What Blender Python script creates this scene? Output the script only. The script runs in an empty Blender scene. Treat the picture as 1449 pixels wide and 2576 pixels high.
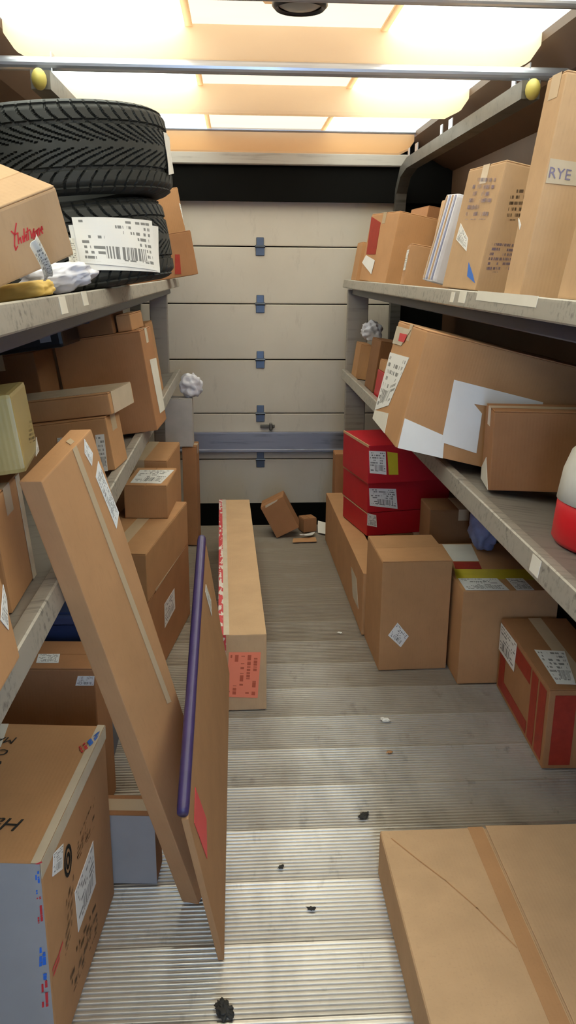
import bpy, bmesh, math, random
from math import sin, cos, radians, pi, tan, atan2, sqrt
from mathutils import Vector, Matrix, noise
random.seed(7)
sc = bpy.context.scene
COL = sc.collection
# ------------------------------------------------------------------ camera
W, H, FPX = 1449.0, 2576.0, 2100.0
CAM = Vector((0, 0, 1.5))
PITCH, YAW, ROLL = radians(16.15), radians(3.45), radians(0.45)
FWD = Vector((sin(YAW) * cos(PITCH), cos(YAW) * cos(PITCH), -sin(PITCH)))
_r = Vector((cos(YAW), -sin(YAW), 0)); _u = _r.cross(FWD)
RGT = cos(ROLL) * _r + sin(ROLL) * _u
UPV = -sin(ROLL) * _r + cos(ROLL) * _u
cd = bpy.data.cameras.new('camera'); cam = bpy.data.objects.new('camera', cd); COL.objects.link(cam)
cd.sensor_fit = 'VERTICAL'; cd.sensor_height = 36.0; cd.lens = FPX / H * 36.0; cd.clip_start = 0.02
cam.matrix_world = Matrix(((RGT.x, UPV.x, -FWD.x, CAM.x), (RGT.y, UPV.y, -FWD.y, CAM.y), (RGT.z, UPV.z, -FWD.z, CAM.z), (0, 0, 0, 1)))
sc.camera = cam
# ------------------------------------------------------------------ world, exposure
wd = bpy.data.worlds.new('World'); sc.world = wd; wd.use_nodes = True
bg = wd.node_tree.nodes['Background']
bg.inputs[0].default_value = (0.49, 0.70, 1.0, 1); bg.inputs[1].default_value = 12.0     # overcast daylight
vs = sc.view_settings
vs.view_transform = 'Standard'; vs.look = 'None'; vs.exposure = 0.0; vs.gamma = 1.0; vs.use_curve_mapping = False
sc.cycles.diffuse_bounces = 7; sc.cycles.max_bounces = 14

def ray(p):
    return FWD + RGT * ((p[0] - W / 2) / FPX) - UPV * ((p[1] - H / 2) / FPX)
def hit(p, n, o):
    d = ray(p); return CAM + d * ((o - CAM).dot(n) / d.dot(n))
def hz(p, z): return hit(p, Vector((0, 0, 1)), Vector((0, 0, z)))
def hy(p, y): return hit(p, Vector((0, 1, 0)), Vector((0, y, 0)))

# ------------------------------------------------------------------ materials
MATS = {}
class NT:
    def __init__(s, name):
        s.m = bpy.data.materials.new(name); s.m.use_nodes = True; s.t = s.m.node_tree; s.n = s.t.nodes
        s.b = s.n['Principled BSDF']; s.out = s.n['Material Output']; MATS[name] = s.m
    def node(s, kind, **kw):
        x = s.n.new(kind)
        for k, v in kw.items():
            if k.startswith('i_'):
                key = k[2:]; key = int(key) if key.isdigit() else key
                x.inputs[key].default_value = v
            else: setattr(x, k, v)
        return x
    def link(s, a, b): s.t.links.new(a, b)
    def math(s, op, a, b=0.0):
        x = s.n.new('ShaderNodeMath'); x.operation = op
        for i, v in enumerate((a, b)):
            if isinstance(v, (int, float)): x.inputs[i].default_value = v
            else: s.link(v, x.inputs[i])
        return x.outputs[0]
    def mix(s, fac, a, b):
        x = s.n.new('ShaderNodeMix'); x.data_type = 'RGBA'
        for sock, v in ((x.inputs[0], fac), (x.inputs[6], a), (x.inputs[7], b)):
            if hasattr(v, 'is_linked'): s.link(v, sock)
            elif isinstance(v, (int, float)): sock.default_value = v
            else: sock.default_value = (*v, 1) if len(v) == 3 else v
        return x.outputs[2]
    def ramp(s, f, a, b):
        x = s.n.new('ShaderNodeMapRange'); x.inputs[1].default_value = a; x.inputs[2].default_value = b
        s.link(f, x.inputs[0]); return x.outputs[0]
    def noise(s, vec, scale, detail=3.0, rough=0.55):
        x = s.node('ShaderNodeTexNoise'); x.inputs['Scale'].default_value = scale; x.inputs['Detail'].default_value = detail
        x.inputs['Roughness'].default_value = rough
        if vec is not None: s.link(vec, x.inputs['Vector'])
        return x.outputs['Fac']
    def mapping(s, vec, scale=(1, 1, 1), loc=(0, 0, 0)):
        x = s.node('ShaderNodeMapping'); x.inputs['Scale'].default_value = scale; x.inputs['Location'].default_value = loc
        s.link(vec, x.inputs[0]); return x.outputs[0]
    def bump(s, h, strength, dist=0.002):
        x = s.node('ShaderNodeBump'); x.inputs['Strength'].default_value = strength; x.inputs['Distance'].default_value = dist
        s.link(h, x.inputs['Height']); s.link(x.outputs[0], s.b.inputs['Normal'])

def plain(name, col, rough=0.6, metal=0.0, spec=0.5, mottling=0.12, scale=14.0):
    t = NT(name); tc = t.node('ShaderNodeTexCoord').outputs['Object']
    f = t.noise(tc, scale)
    c2 = tuple(max(0, c * (1 - mottling * 2)) for c in col); c1 = tuple(min(1, c * (1 + mottling)) for c in col)
    t.link(t.mix(f, c2, c1), t.b.inputs['Base Color'])
    t.b.inputs['Roughness'].default_value = rough; t.b.inputs['Metallic'].default_value = metal
    t.b.inputs['Specular IOR Level'].default_value = spec
    return t.m
def card(name, col, rough=0.82):
    """corrugated kraft board: fibre mottling, faint flute lines, scuffs"""
    t = NT(name); tc = t.node('ShaderNodeTexCoord').outputs['Object']
    oi = t.node('ShaderNodeObjectInfo').outputs['Random']
    f = t.noise(tc, 9.0, 4); g = t.noise(t.mapping(tc, (160, 160, 30)), 1.0, 2)
    fl = t.node('ShaderNodeTexWave', wave_type='BANDS', bands_direction='X'); fl.inputs['Scale'].default_value = 36.0
    t.link(tc, fl.inputs['Vector'])
    lo = tuple(c * 0.80 for c in col); hi = tuple(min(1, c * 1.12) for c in col)
    base = t.mix(f, lo, hi)
    base = t.mix(t.math('MULTIPLY', t.ramp(g, 0.55, 0.75), 0.22), base, tuple(c * 0.7 for c in col))
    hsv = t.node('ShaderNodeHueSaturation'); t.link(base, hsv.inputs['Color'])
    t.link(t.math('ADD', t.math('MULTIPLY', oi, 0.16), 0.92), hsv.inputs['Value'])
    t.link(hsv.outputs[0], t.b.inputs['Base Color'])
    t.b.inputs['Roughness'].default_value = rough; t.b.inputs['Specular IOR Level'].default_value = 0.3
    t.bump(t.math('ADD', t.math('MULTIPLY', fl.outputs['Fac'], 0.35), t.math('MULTIPLY', f, 1.2)), 0.18, 0.0012)
    return t.m
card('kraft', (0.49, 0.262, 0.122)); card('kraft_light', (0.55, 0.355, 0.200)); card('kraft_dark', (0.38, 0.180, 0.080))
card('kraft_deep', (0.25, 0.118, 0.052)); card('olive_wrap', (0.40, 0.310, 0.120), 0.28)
card('kraft_edge', (0.40, 0.33, 0.29))
plain('tape', (0.56, 0.42, 0.27), 0.28, 0, 0.5, 0.06); plain('tape_clear', (0.62, 0.52, 0.39), 0.16, 0, 0.6, 0.1)
plain('paper', (0.80, 0.79, 0.77), 0.55, 0, 0.3, 0.04); plain('paper_warm', (0.74, 0.70, 0.62), 0.6, 0, 0.3, 0.06)
plain('red_card', (0.50, 0.012, 0.022), 0.42, 0, 0.4, 0.08); plain('red_print', (0.36, 0.035, 0.018), 0.6, 0, 0.3, 0.15, 40)
plain('red_ink', (0.62, 0.045, 0.05), 0.6); plain('blue_ink', (0.035, 0.16, 0.62), 0.6); plain('black_ink', (0.018, 0.016, 0.014), 0.7)
plain('navy_ink', (0.22, 0.19, 0.30), 0.6); plain('coral', (0.88, 0.25, 0.15), 0.6, 0, 0.3, 0.03); plain('pink_sticker', (0.80, 0.085, 0.09), 0.55, 0, 0.3, 0.03)
plain('yellow_tape', (0.62, 0.50, 0.03), 0.4); plain('purple', (0.052, 0.032, 0.115), 0.38, 0, 0.5, 0.15, 30)
plain('dark_navy', (0.020, 0.032, 0.085), 0.42); plain('black_plastic', (0.018, 0.019, 0.024), 0.3); plain('rubber', (0.022, 0.023, 0.021), 0.62, 0, 0.45, 0.2, 25)
plain('brown_paint', (0.085, 0.040, 0.018), 0.6, 0, 0.4, 0.2, 5); plain('deep_black', (0.004, 0.0036, 0.003), 0.9, 0, 0.1)
plain('blue_bag', (0.28, 0.31, 0.52), 0.35, 0, 0.5, 0.3, 20); plain('white_bag', (0.72, 0.72, 0.80), 0.32, 0, 0.5, 0.1)
plain('yellow_envelope', (0.78, 0.52, 0.13), 0.6); plain('grey_box', (0.48, 0.45, 0.43), 0.7)
plain('yellow_plastic', (0.52, 0.43, 0.10), 0.5); plain('white_plastic', (0.74, 0.71, 0.64), 0.45); plain('red_plastic', (0.66, 0.012, 0.02), 0.4)
plain('cool_grey', (0.33, 0.305, 0.295), 0.4, 0, 0.5, 0.06); plain('dirt', (0.035, 0.032, 0.028), 0.9); plain('grey_ink', (0.36, 0.35, 0.34), 0.6)
plain('lens_grey', (0.42, 0.39, 0.33), 0.35)

def metal(name, col, rough, met, scuff):
    t = NT(name); tc = t.node('ShaderNodeTexCoord').outputs['Object']
    f = t.noise(tc, 7.0, 5); g = t.noise(t.mapping(tc, (3, 60, 60)), 1.0, 3)
    k = t.math('MULTIPLY', t.ramp(g, 0.5, 0.7), t.ramp(f, 0.4, 0.6))
    t.link(t.mix(t.math('MULTIPLY', k, scuff), col, tuple(c * 0.25 for c in col)), t.b.inputs['Base Color'])
    t.b.inputs['Metallic'].default_value = met
    t.link(t.math('ADD', t.math('MULTIPLY', f, 0.2), rough - 0.1), t.b.inputs['Roughness'])
    t.bump(g, 0.08, 0.001)
    return t.m
metal('shelf_lip', (0.42, 0.39, 0.34), 0.5, 0.35, 0.8); metal('shelf_deck', (0.30, 0.28, 0.25), 0.55, 0.3, 0.6)
metal('steel_tube', (0.50, 0.52, 0.58), 0.32, 0.8, 0.25); metal('track_steel', (0.13, 0.12, 0.105), 0.5, 0.6, 0.6)
metal('hinge_steel', (0.09, 0.11, 0.15), 0.35, 0.7, 0.5); metal('pull_bar', (0.26, 0.26, 0.31), 0.45, 0.5, 0.6)
metal('post_paint', (0.36, 0.32, 0.28), 0.6, 0.1, 0.5)

def floor_mat():
    t = NT('floor_aluminium'); geo = t.node('ShaderNodeNewGeometry').outputs['Position']
    f = t.noise(geo, 3.0, 5, 0.6); s = t.noise(t.mapping(geo, (14, 7, 1)), 1.0, 4, 0.65)
    sm = t.noise(t.mapping(geo, (5, 1.6, 1), (3, 2, 0)), 1.0, 5, 0.65)
    base = t.mix(f, (0.52, 0.485, 0.43), (0.76, 0.72, 0.655))
    base = t.mix(t.math('MULTIPLY', t.ramp(s, 0.60, 0.74), 0.55), base, (0.13, 0.12, 0.105))
    base = t.mix(t.math('MULTIPLY', t.ramp(sm, 0.50, 0.72), 0.40), base, (0.20, 0.18, 0.155))
    # brown, less metallic layer: dense at the back, broken up towards the front
    sp = t.node('ShaderNodeSeparateXYZ'); t.link(geo, sp.inputs[0])
    du = t.noise(t.mapping(geo, (2.2, 1.1, 1), (7, 0, 0)), 1.0, 5, 0.6)
    dull = t.ramp(t.math('ADD', t.math('MULTIPLY', t.ramp(sp.outputs[1], 1.7, 3.6), 0.75), t.math('MULTIPLY', du, 0.7)), 0.42, 1.12)
    # reflection banding of the tilted planks painted in, darker at each near edge
    refl_band = t.math('SUBTRACT', 1.0, t.math('FRACT', t.math('DIVIDE', t.math('ADD', sp.outputs[1], 0.66), 0.2045)))
    dull = t.math('MINIMUM', 1.0, t.math('ADD', dull, t.math('MULTIPLY', t.math('MULTIPLY', refl_band, t.math('ADD', du, 0.25)), 0.40)))
    base = t.mix(t.math('MULTIPLY', dull, 0.95), base, t.mix(f, (0.20, 0.158, 0.116), (0.285, 0.23, 0.175)))
    t.link(base, t.b.inputs['Base Color']); t.link(t.math('SUBTRACT', 0.92, t.math('MULTIPLY', dull, 0.85)), t.b.inputs['Metallic'])
    t.link(t.math('ADD', t.math('MULTIPLY', dull, 0.35), t.math('ADD', t.math('MULTIPLY', f, 0.25), 0.24)), t.b.inputs['Roughness'])
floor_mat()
def door_mat():
    t = NT('door_white'); tc = t.node('ShaderNodeNewGeometry').outputs['Position']
    f = t.noise(tc, 2.2, 5, 0.6); s = t.noise(t.mapping(tc, (18, 1, 5)), 1.0, 4, 0.7)
    base = t.mix(f, (0.47, 0.41, 0.335), (0.62, 0.555, 0.465))
    base = t.mix(t.math('MULTIPLY', t.ramp(s, 0.58, 0.76), 0.35), base, (0.30, 0.25, 0.20))
    t.link(base, t.b.inputs['Base Color']); t.b.inputs['Roughness'].default_value = 0.5
    t.bump(f, 0.15, 0.004)
door_mat()
def translucent(name, col, diff=0.25, fleck=0.1):
    t = NT(name); tc = t.node('ShaderNodeNewGeometry').outputs['Position']
    f = t.noise(t.mapping(tc, (1.2, 3, 3)), 2.0, 4)
    c = t.mix(f, tuple(x * (1 - fleck) for x in col), tuple(min(1, x * (1 + fleck)) for x in col))
    tr = t.node('ShaderNodeBsdfTranslucent'); df = t.node('ShaderNodeBsdfDiffuse'); mx = t.node('ShaderNodeMixShader')
    mx.inputs[0].default_value = diff
    t.link(c, tr.inputs[0]); t.link(c, df.inputs[0]); t.link(tr.outputs[0], mx.inputs[1]); t.link(df.outputs[0], mx.inputs[2])
    t.link(mx.outputs[0], t.out.inputs[0])
translucent('roof_white', (0.98, 0.70, 0.43)); translucent('roof_cream', (0.34, 0.20, 0.10)); translucent('roof_bow', (0.96, 0.78, 0.60), 0.40); translucent('rear_bow', (0.62, 0.34, 0.15), 0.7)

def red_tape():
    t = NT('red_tape_print'); tc = t.node('ShaderNodeTexCoord').outputs['Object']
    n = t.noise(t.mapping(tc, (90, 26, 60)), 1.0, 1)
    t.link(t.mix(t.ramp(n, 0.42, 0.47), (0.70, 0.62, 0.56), (0.56, 0.045, 0.055)), t.b.inputs['Base Color']); t.b.inputs['Roughness'].default_value = 0.4
def print_mat(name, paper, ink, rows=9, barcode=True, clear=False, vert=False, alpha=0.42, dens=0.47):
    """printed matter: rows of unreadable small type and a bar code, in the sheet's own UV"""
    t = NT(name); uv = t.node('ShaderNodeTexCoord').outputs['UV']
    sp = t.node('ShaderNodeSeparateXYZ'); t.link(uv, sp.inputs[0]); u, v = sp.outputs[0], sp.outputs[1]
    if vert: u, v = v, u
    oi = t.math('MULTIPLY', t.node('ShaderNodeObjectInfo').outputs['Random'], 37.0)
    vr = t.math('MULTIPLY', v, float(rows)); row = t.math('FLOOR', vr); fr = t.math('FRACT', vr)
    cb = t.node('ShaderNodeCombineXYZ'); t.link(t.math('MULTIPLY', u, 26.0), cb.inputs[0]); t.link(t.math('MULTIPLY', row, 7.31), cb.inputs[1]); t.link(oi, cb.inputs[2])
    n1 = t.noise(cb.outputs[0], 1.0, 1)
    cw = t.node('ShaderNodeCombineXYZ'); t.link(t.math('MULTIPLY', u, 4.0), cw.inputs[0]); t.link(t.math('MULTIPLY', row, 3.17), cw.inputs[1]); t.link(oi, cw.inputs[2])
    n2 = t.noise(cw.outputs[0], 1.0, 0)
    ink_f = t.math('MULTIPLY', t.math('GREATER_THAN', n1, dens), t.math('MULTIPLY', t.math('LESS_THAN', fr, 0.55), t.math('GREATER_THAN', n2, 0.46)))
    if barcode:
        cbar = t.node('ShaderNodeCombineXYZ'); t.link(t.math('MULTIPLY', u, 70.0), cbar.inputs[0]); t.link(oi, cbar.inputs[1])
        bars = t.math('GREATER_THAN', t.noise(cbar.outputs[0], 1.0, 0), 0.5)
        reg = t.math('MULTIPLY', t.math('MULTIPLY', t.math('GREATER_THAN', u, 0.3), t.math('LESS_THAN', u, 0.85)), t.math('MULTIPLY', t.math('GREATER_THAN', v, 0.14), t.math('LESS_THAN', v, 0.40)))
        ink_f = t.math('ADD', t.math('MULTIPLY', ink_f, t.math('SUBTRACT', 1.0, reg)), t.math('MULTIPLY', bars, reg))
    mg = t.math('MULTIPLY', t.math('MULTIPLY', t.math('GREATER_THAN', u, 0.06), t.math('LESS_THAN', u, 0.94)), t.math('MULTIPLY', t.math('GREATER_THAN', v, 0.06), t.math('LESS_THAN', v, 0.94)))
    ink_f = t.math('MULTIPLY', ink_f, mg)
    t.b.inputs['Roughness'].default_value = 0.5; t.b.inputs['Specular IOR Level'].default_value = 0.3
    if clear:
        t.b.inputs['Base Color'].default_value = (*ink, 1)
        tr = t.node('ShaderNodeBsdfTransparent'); mx = t.node('ShaderNodeMixShader')
        t.link(t.math('MULTIPLY', ink_f, alpha), mx.inputs[0]); t.link(tr.outputs[0], mx.inputs[1]); t.link(t.b.outputs[0], mx.inputs[2]); t.link(mx.outputs[0], t.out.inputs[0])
    else: t.link(t.mix(t.math('MULTIPLY', ink_f, 0.8), paper, ink), t.b.inputs['Base Color'])
print_mat('shipping_label', (0.80, 0.79, 0.77), (0.08, 0.08, 0.08)); print_mat('coral_label', (0.90, 0.25, 0.145), (0.42, 0.07, 0.03), 5, False, vert=True)
red_tape(); print_mat('box_print', (0, 0, 0), (0.05, 0.03, 0.02), 6, False, True)
print_mat('box_print_blue', (0, 0, 0), (0.17, 0.13, 0.22), 7, False, True)
print_mat('tape_print_blue', (0, 0, 0), (0.03, 0.15, 0.60), 2, False, True, True, 0.9, 0.38); print_mat('tape_print_red', (0, 0, 0), (0.60, 0.04, 0.045), 2, False, True, True, 0.9, 0.38)
print_mat('list_label', (0.74, 0.72, 0.66), (0.02, 0.02, 0.02), 16, False)

# ------------------------------------------------------------------ mesh helpers
def mk(name, verts, faces, mat, parent=None, uvs=None, smooth=False):
    me = bpy.data.meshes.new(name); me.from_pydata([tuple(v) for v in verts], [], faces); me.update()
    if uvs:
        l = me.uv_layers.new(name='UVMap')
        for lp in me.loops: l.data[lp.index].uv = uvs[lp.vertex_index]
    me.materials.append(MATS[mat])
    if smooth:
        for p in me.polygons: p.use_smooth = True
    o = bpy.data.objects.new(name, me); COL.objects.link(o)
    if parent is not None: o.parent = parent
    return o
def tag(o, label, cat, group=None):
    o['label'] = label; o['category'] = cat
    if group: o['group'] = group
    return o
def struct(o): o['kind'] = 'structure'; return o
def empty(name, loc=(0, 0, 0)):
    o = bpy.data.objects.new(name, None); COL.objects.link(o); o.location = loc; o.empty_display_size = 0.1; return o
def bm_obj(name, bm, mat, parent=None, smooth=False):
    me = bpy.data.meshes.new(name); bm.to_mesh(me); bm.free(); me.materials.append(MATS[mat])
    if smooth:
        for p in me.polygons: p.use_smooth = True
    o = bpy.data.objects.new(name, me); COL.objects.link(o)
    if parent is not None: o.parent = parent
    return o
def bx(bm, x0, x1, y0, y1, z0, z1, bev=0.0, seg=1):
    m = Matrix.Translation(((x0 + x1) / 2, (y0 + y1) / 2, (z0 + z1) / 2)) @ Matrix.Diagonal((x1 - x0, y1 - y0, z1 - z0, 1))
    r = bmesh.ops.create_cube(bm, size=1.0, matrix=m)
    if bev > 0:
        es = list({e for v in r['verts'] for e in v.link_edges})
        bmesh.ops.bevel(bm, geom=es, offset=bev, segments=seg, affect='EDGES', profile=0.7)
def box_obj(name, lo, hi, mat, parent=None, bev=0.0, seg=1):
    bm = bmesh.new(); bx(bm, lo[0], hi[0], lo[1], hi[1], lo[2], hi[2], bev, seg); return bm_obj(name, bm, mat, parent)
def lathe(name, prof, mat, parent=None, seg=40, mat4=None, smooth=True):
    vs, fs = [], []; n = len(prof)
    for i in range(seg):
        a = 2 * pi * i / seg
        for r, z in prof: vs.append(Vector((r * cos(a), r * sin(a), z)))
    for i in range(seg):
        j = (i + 1) % seg
        for k in range(n - 1): fs.append((i * n + k, j * n + k, j * n + k + 1, i * n + k + 1))
    if mat4: vs = [mat4 @ v for v in vs]
    return mk(name, vs, fs, mat, parent, smooth=smooth)
def tube(name, a, b, r, mat, parent=None, seg=16):
    a, b = Vector(a), Vector(b); d = b - a; L = d.length
    M = Matrix.Translation(a) @ d.to_track_quat('Z', 'Y').to_matrix().to_4x4()
    return lathe(name, [(0, 0), (r, 0), (r, L), (0, L)], mat, parent, seg, M, smooth=False)

# ------------------------------------------------------------------ supports: floor and four tilted shelves
TU, TM = radians(9.5), radians(8.0)
XL, XR, ZU, ZM = -0.34, 0.61, 1.452, 0.935
def frame(n):
    if n == 'floor': return Matrix.Identity(4)
    t = TU if n[1] == 'U' else TM; z = ZU if n[1] == 'U' else ZM
    if n[0] == 'L': e1, e3, o = Vector((cos(t), 0, sin(t))), Vector((-sin(t), 0, cos(t))), Vector((XL, 0, z))
    else: e1, e3, o = Vector((cos(t), 0, -sin(t))), Vector((sin(t), 0, cos(t))), Vector((XR, 0, z))
    return Matrix(((e1.x, 0, e3.x, o.x), (0, 1, 0, o.y), (e1.z, 0, e3.z, o.z), (0, 0, 0, 1)))
def place(fr, p):
    u, v, w, yaw, sx, sy, sz, rx, ry = p
    return frame(fr) @ Matrix.Translation((u, v, w)) @ Matrix.Rotation(radians(yaw), 4, 'Z') @ Matrix.Rotation(radians(ry), 4, 'Y') @ Matrix.Rotation(radians(rx), 4, 'X')

# ------------------------------------------------------------------ the truck body
WL, WR, YF, YR, ZR = -0.98, 1.25, -0.75, 5.20, 2.26
def build_floor():
    fl = struct(empty('floor'))
    # ribbed extruded planks laid across the truck
    P, n = 0.2045, 15
    def plank(rib):
        pts = []
        m = n if rib else 5
        for i in range(m):
            for f, h in ((0.0, 0.0), (0.12, 0.8), (0.22, 1.0), (0.42, 1.0), (0.52, 0.8), (0.64, 0.0)):
                s = (i + f) / m
                pts.append((s * (P - 0.003), -0.0072 + 0.0046 * h + 0.009 * (s - 0.5) ** 2 + 0.0045 * (s - 0.5)))
        pts.append((P - 0.003, pts[-1][1]))
        vs, fs = [], []
        for x in (WL, WR):
            for y, z in pts: vs.append((x, y, z - 0.002))
            vs.append((x, P - 0.003, -0.03)); vs.append((x, 0, -0.03))
        k = len(pts) + 2
        for i in range(k): fs.append((i, (i + 1) % k, k + (i + 1) % k, k + i))
        fs.append(tuple(range(k - 1, -1, -1))); fs.append(tuple(range(k, 2 * k)))
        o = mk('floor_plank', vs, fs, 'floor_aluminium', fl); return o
    p0 = None; y = 1.5895 - P * 11
    while y < 4.78:
        if p0 is None: p0 = plank(True); o = p0
        else: o = p0.copy(); COL.objects.link(o); o.parent = fl
        o.location = (0, y, 0); y += P
    box_obj('floor_end_sill', (WL, y, -0.03), (WR, y + 0.03, 0.0), 'floor_aluminium', fl, 0.003)
    box_obj('gap_blocker', (WL, YF, -0.06), (WR, y, -0.031), 'deep_black', fl)  # unseen dark slab added to stop light leaking up through plank gaps
    box_obj('rear_well', (WL, y + 0.03, -0.20), (WR, YR + 0.1, -0.16), 'deep_black', fl)
    box_obj('well_riser', (WL, y + 0.005, -0.2), (WR, y + 0.03, -0.03), 'deep_black', fl)
build_floor()
struct(box_obj('wall_left', (WL - 0.05, YF, -0.2), (WL, YR + 0.1, ZR), 'brown_paint'))
struct(box_obj('wall_right', (WR, YF, -0.2), (WR + 0.05, YR + 0.1, ZR), 'brown_paint'))
def wall_front():
    bm = bmesh.new()
    xa, xb, za, zb = -0.08, 0.38, 0.1, 1.72          # unseen cab doorway, opening sized to limit the cool front light
    bx(bm, WL - 0.05, xa, YF - 0.05, YF, -0.2, ZR); bx(bm, xb, WR + 0.05, YF - 0.05, YF, -0.2, ZR); bx(bm, xa, xb, YF - 0.05, YF, zb, ZR); bx(bm, xa, xb, YF - 0.05, YF, -0.2, za)
    struct(bm_obj('wall_front', bm, 'brown_paint'))
wall_front()
def wall_back():
    bm = bmesh.new()
    bx(bm, WL, -0.70, YR - 0.02, YR + 0.1, -0.2, ZR); bx(bm, 0.97, WR, YR - 0.02, YR + 0.1, -0.2, ZR)
    bx(bm, -0.70, 0.97, YR + 0.01, YR + 0.1, 1.93, ZR)
    struct(bm_obj('wall_back', bm, 'deep_black'))
wall_back()
def build_roof():
    ce = struct(empty('ceiling'))
    x0, x1, s0, s1 = -0.74, 1.01, -0.15, 0.485
    z = ZR
    ys = [YF, 0.35, 1.24, 2.13, 3.03, 3.93, 5.10]
    for a, b in zip(ys[:-1], ys[1:]):
        for xa, xb, m in ((x0, s0, 'roof_white'), (s0, s1, 'roof_cream'), (s1, x1, 'roof_white')):
            mk('roof_panel', [(xa, a, z), (xb, a, z), (xb, b, z), (xa, b, z)], [(0, 3, 2, 1)], m, ce)
    for xs in (s0, s1): box_obj('panel_seam', (xs - 0.012, YF, z - 0.008), (xs + 0.012, 5.1, z - 0.001), 'roof_bow', ce)
    for yb in ys[1:]:
        top, bot = z, (z - 0.112 if yb < 5 else 2.135)
        if yb > 5: top = 2.245
        # hat-section roof bow with rounded ends
        vs, fs = [], []
        prof = [(-0.0, top), (0.0, bot + 0.012), (0.006, bot), (0.055, bot), (0.061, bot + 0.012), (0.075, top)]
        xsn = [(x0, 0.0), (x0 + 0.03, 0.6), (x0 + 0.09, 1.0), (x1 - 0.09, 1.0), (x1 - 0.03, 0.6), (x1, 0.0)]
        k = len(prof)
        for x, q in xsn:
            for y, zz in prof: vs.append((x, yb + y, top + (zz - top) * (0.35 + 0.65 * q)))
        for i in range(len(xsn) - 1):
            for j in range(k - 1): fs.append((i * k + j, i * k + j + 1, (i + 1) * k + j + 1, (i + 1) * k + j))
        mk('roof_bow', vs, fs, 'roof_bow' if yb < 5 else 'rear_bow', ce)
    # brown cove rails where roof meets walls
    for xa, xb in ((WL, x0), (x1, WR)):
        sgn = -1 if xa < 0 else 1
        inner = x0 if sgn < 0 else x1; outer = WL if sgn < 0 else WR
        vs = []
        for y in (YF, YR):
            vs += [(inner, y, z + 0.002), (inner - sgn * 0.0, y, z - 0.03), (inner + sgn * 0.09, y, z - 0.12), (outer, y, z - 0.20), (outer, y, z + 0.002)]
        mk('roof_cove', vs, [(0, 1, 6, 5), (1, 2, 7, 6), (2, 3, 8, 7), (3, 4, 9, 8), (4, 0, 5, 9)], 'brown_paint', ce)
    box_obj('rear_header', (-0.74, 5.10, 2.075), (1.01, 5.17, 2.14), 'post_paint', ce, 0.006)
    box_obj('recess_shade', (WL, 5.135, 1.882), (WR, 5.168, 2.076), 'deep_black', ce)  # near-black strip stands in for the shaded recess above the door
    box_obj('roof_rear_closure', (WL, 5.17, 2.07), (WR, YR + 0.1, ZR + 0.01), 'deep_black', ce)
build_roof()
def cross_bar(y, z, r, label):
    o = tube('cross_bar', (WL, y, z), (WR, y, z), r, 'steel_tube'); tag(o, label, 'bar')
cross_bar(3.0, 2.128, 0.021, 'grey steel tube spanning the truck below the nearest cream roof bow')
cross_bar(2.50, 2.20, 0.016, 'thin grey tube crossing the roof at the top right edge')
cross_bar(5.07, 2.252, 0.010, 'thin silver rod across the roof just before the rear header')

def build_door():
    d = struct(empty('door_1', (0.135, YR, 0)))
    xa, xb = -0.83, 0.83
    ph, z = 0.333, 0.045
    seams = [0.045, 0.344, 0.637, 0.97, 1.303, 1.634, 1.96]
    for a, b in zip(seams[:-1], seams[1:]):
        bm = bmesh.new(); bx(bm, xa, xb, 0.0, 0.03, a + 0.003, b - 0.003, 0.006, 2)
        p = bm_obj('door_panel', bm, 'door_white', d)
    for zz in seams[1:-1]:
        h = empty('hinge', (0, 0, 0)); h.parent = d; h.location = (0, 0, zz)
        bm = bmesh.new()
        bx(bm, -0.026, 0.026, -0.007, 0.0, -0.052, -0.006, 0.002); bx(bm, -0.022, 0.022, -0.007, 0.0, 0.006, 0.052, 0.002)
        bm_obj('hinge_leaf', bm, 'hinge_steel', h)
        tube('hinge_pin', (-0.03, -0.010, 0), (0.03, -0.010, 0), 0.009, 'hinge_steel', h, 10)
    bm = bmesh.new(); bx(bm, -0.56, 0.83, -0.03, -0.001, 0.40, 0.522, 0.006, 2)
    bx(bm, -0.56, 0.83, -0.045, -0.02, 0.397, 0.415, 0.003)
    bm_obj('pull_bar', bm, 'pull_bar', d)
    bm = bmesh.new(); bx(bm, 0.0, 0.09, -0.02, -0.001, 0.548, 0.568, 0.003); bx(bm, 0.055, 0.075, -0.035, -0.015, 0.535, 0.58, 0.004)
    bm_obj('latch', bm, 'track_steel', d)
    box_obj('seam_blocker', (xa, 0.031, 0.05), (xb, 0.045, 1.96), 'deep_black', d)  # unseen backing added to block daylight at the panel seams
    box_obj('bottom_seal', (xa, -0.005, -0.165), (xb, 0.035, 0.055), 'deep_black', d, 0.004)
build_door()
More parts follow.
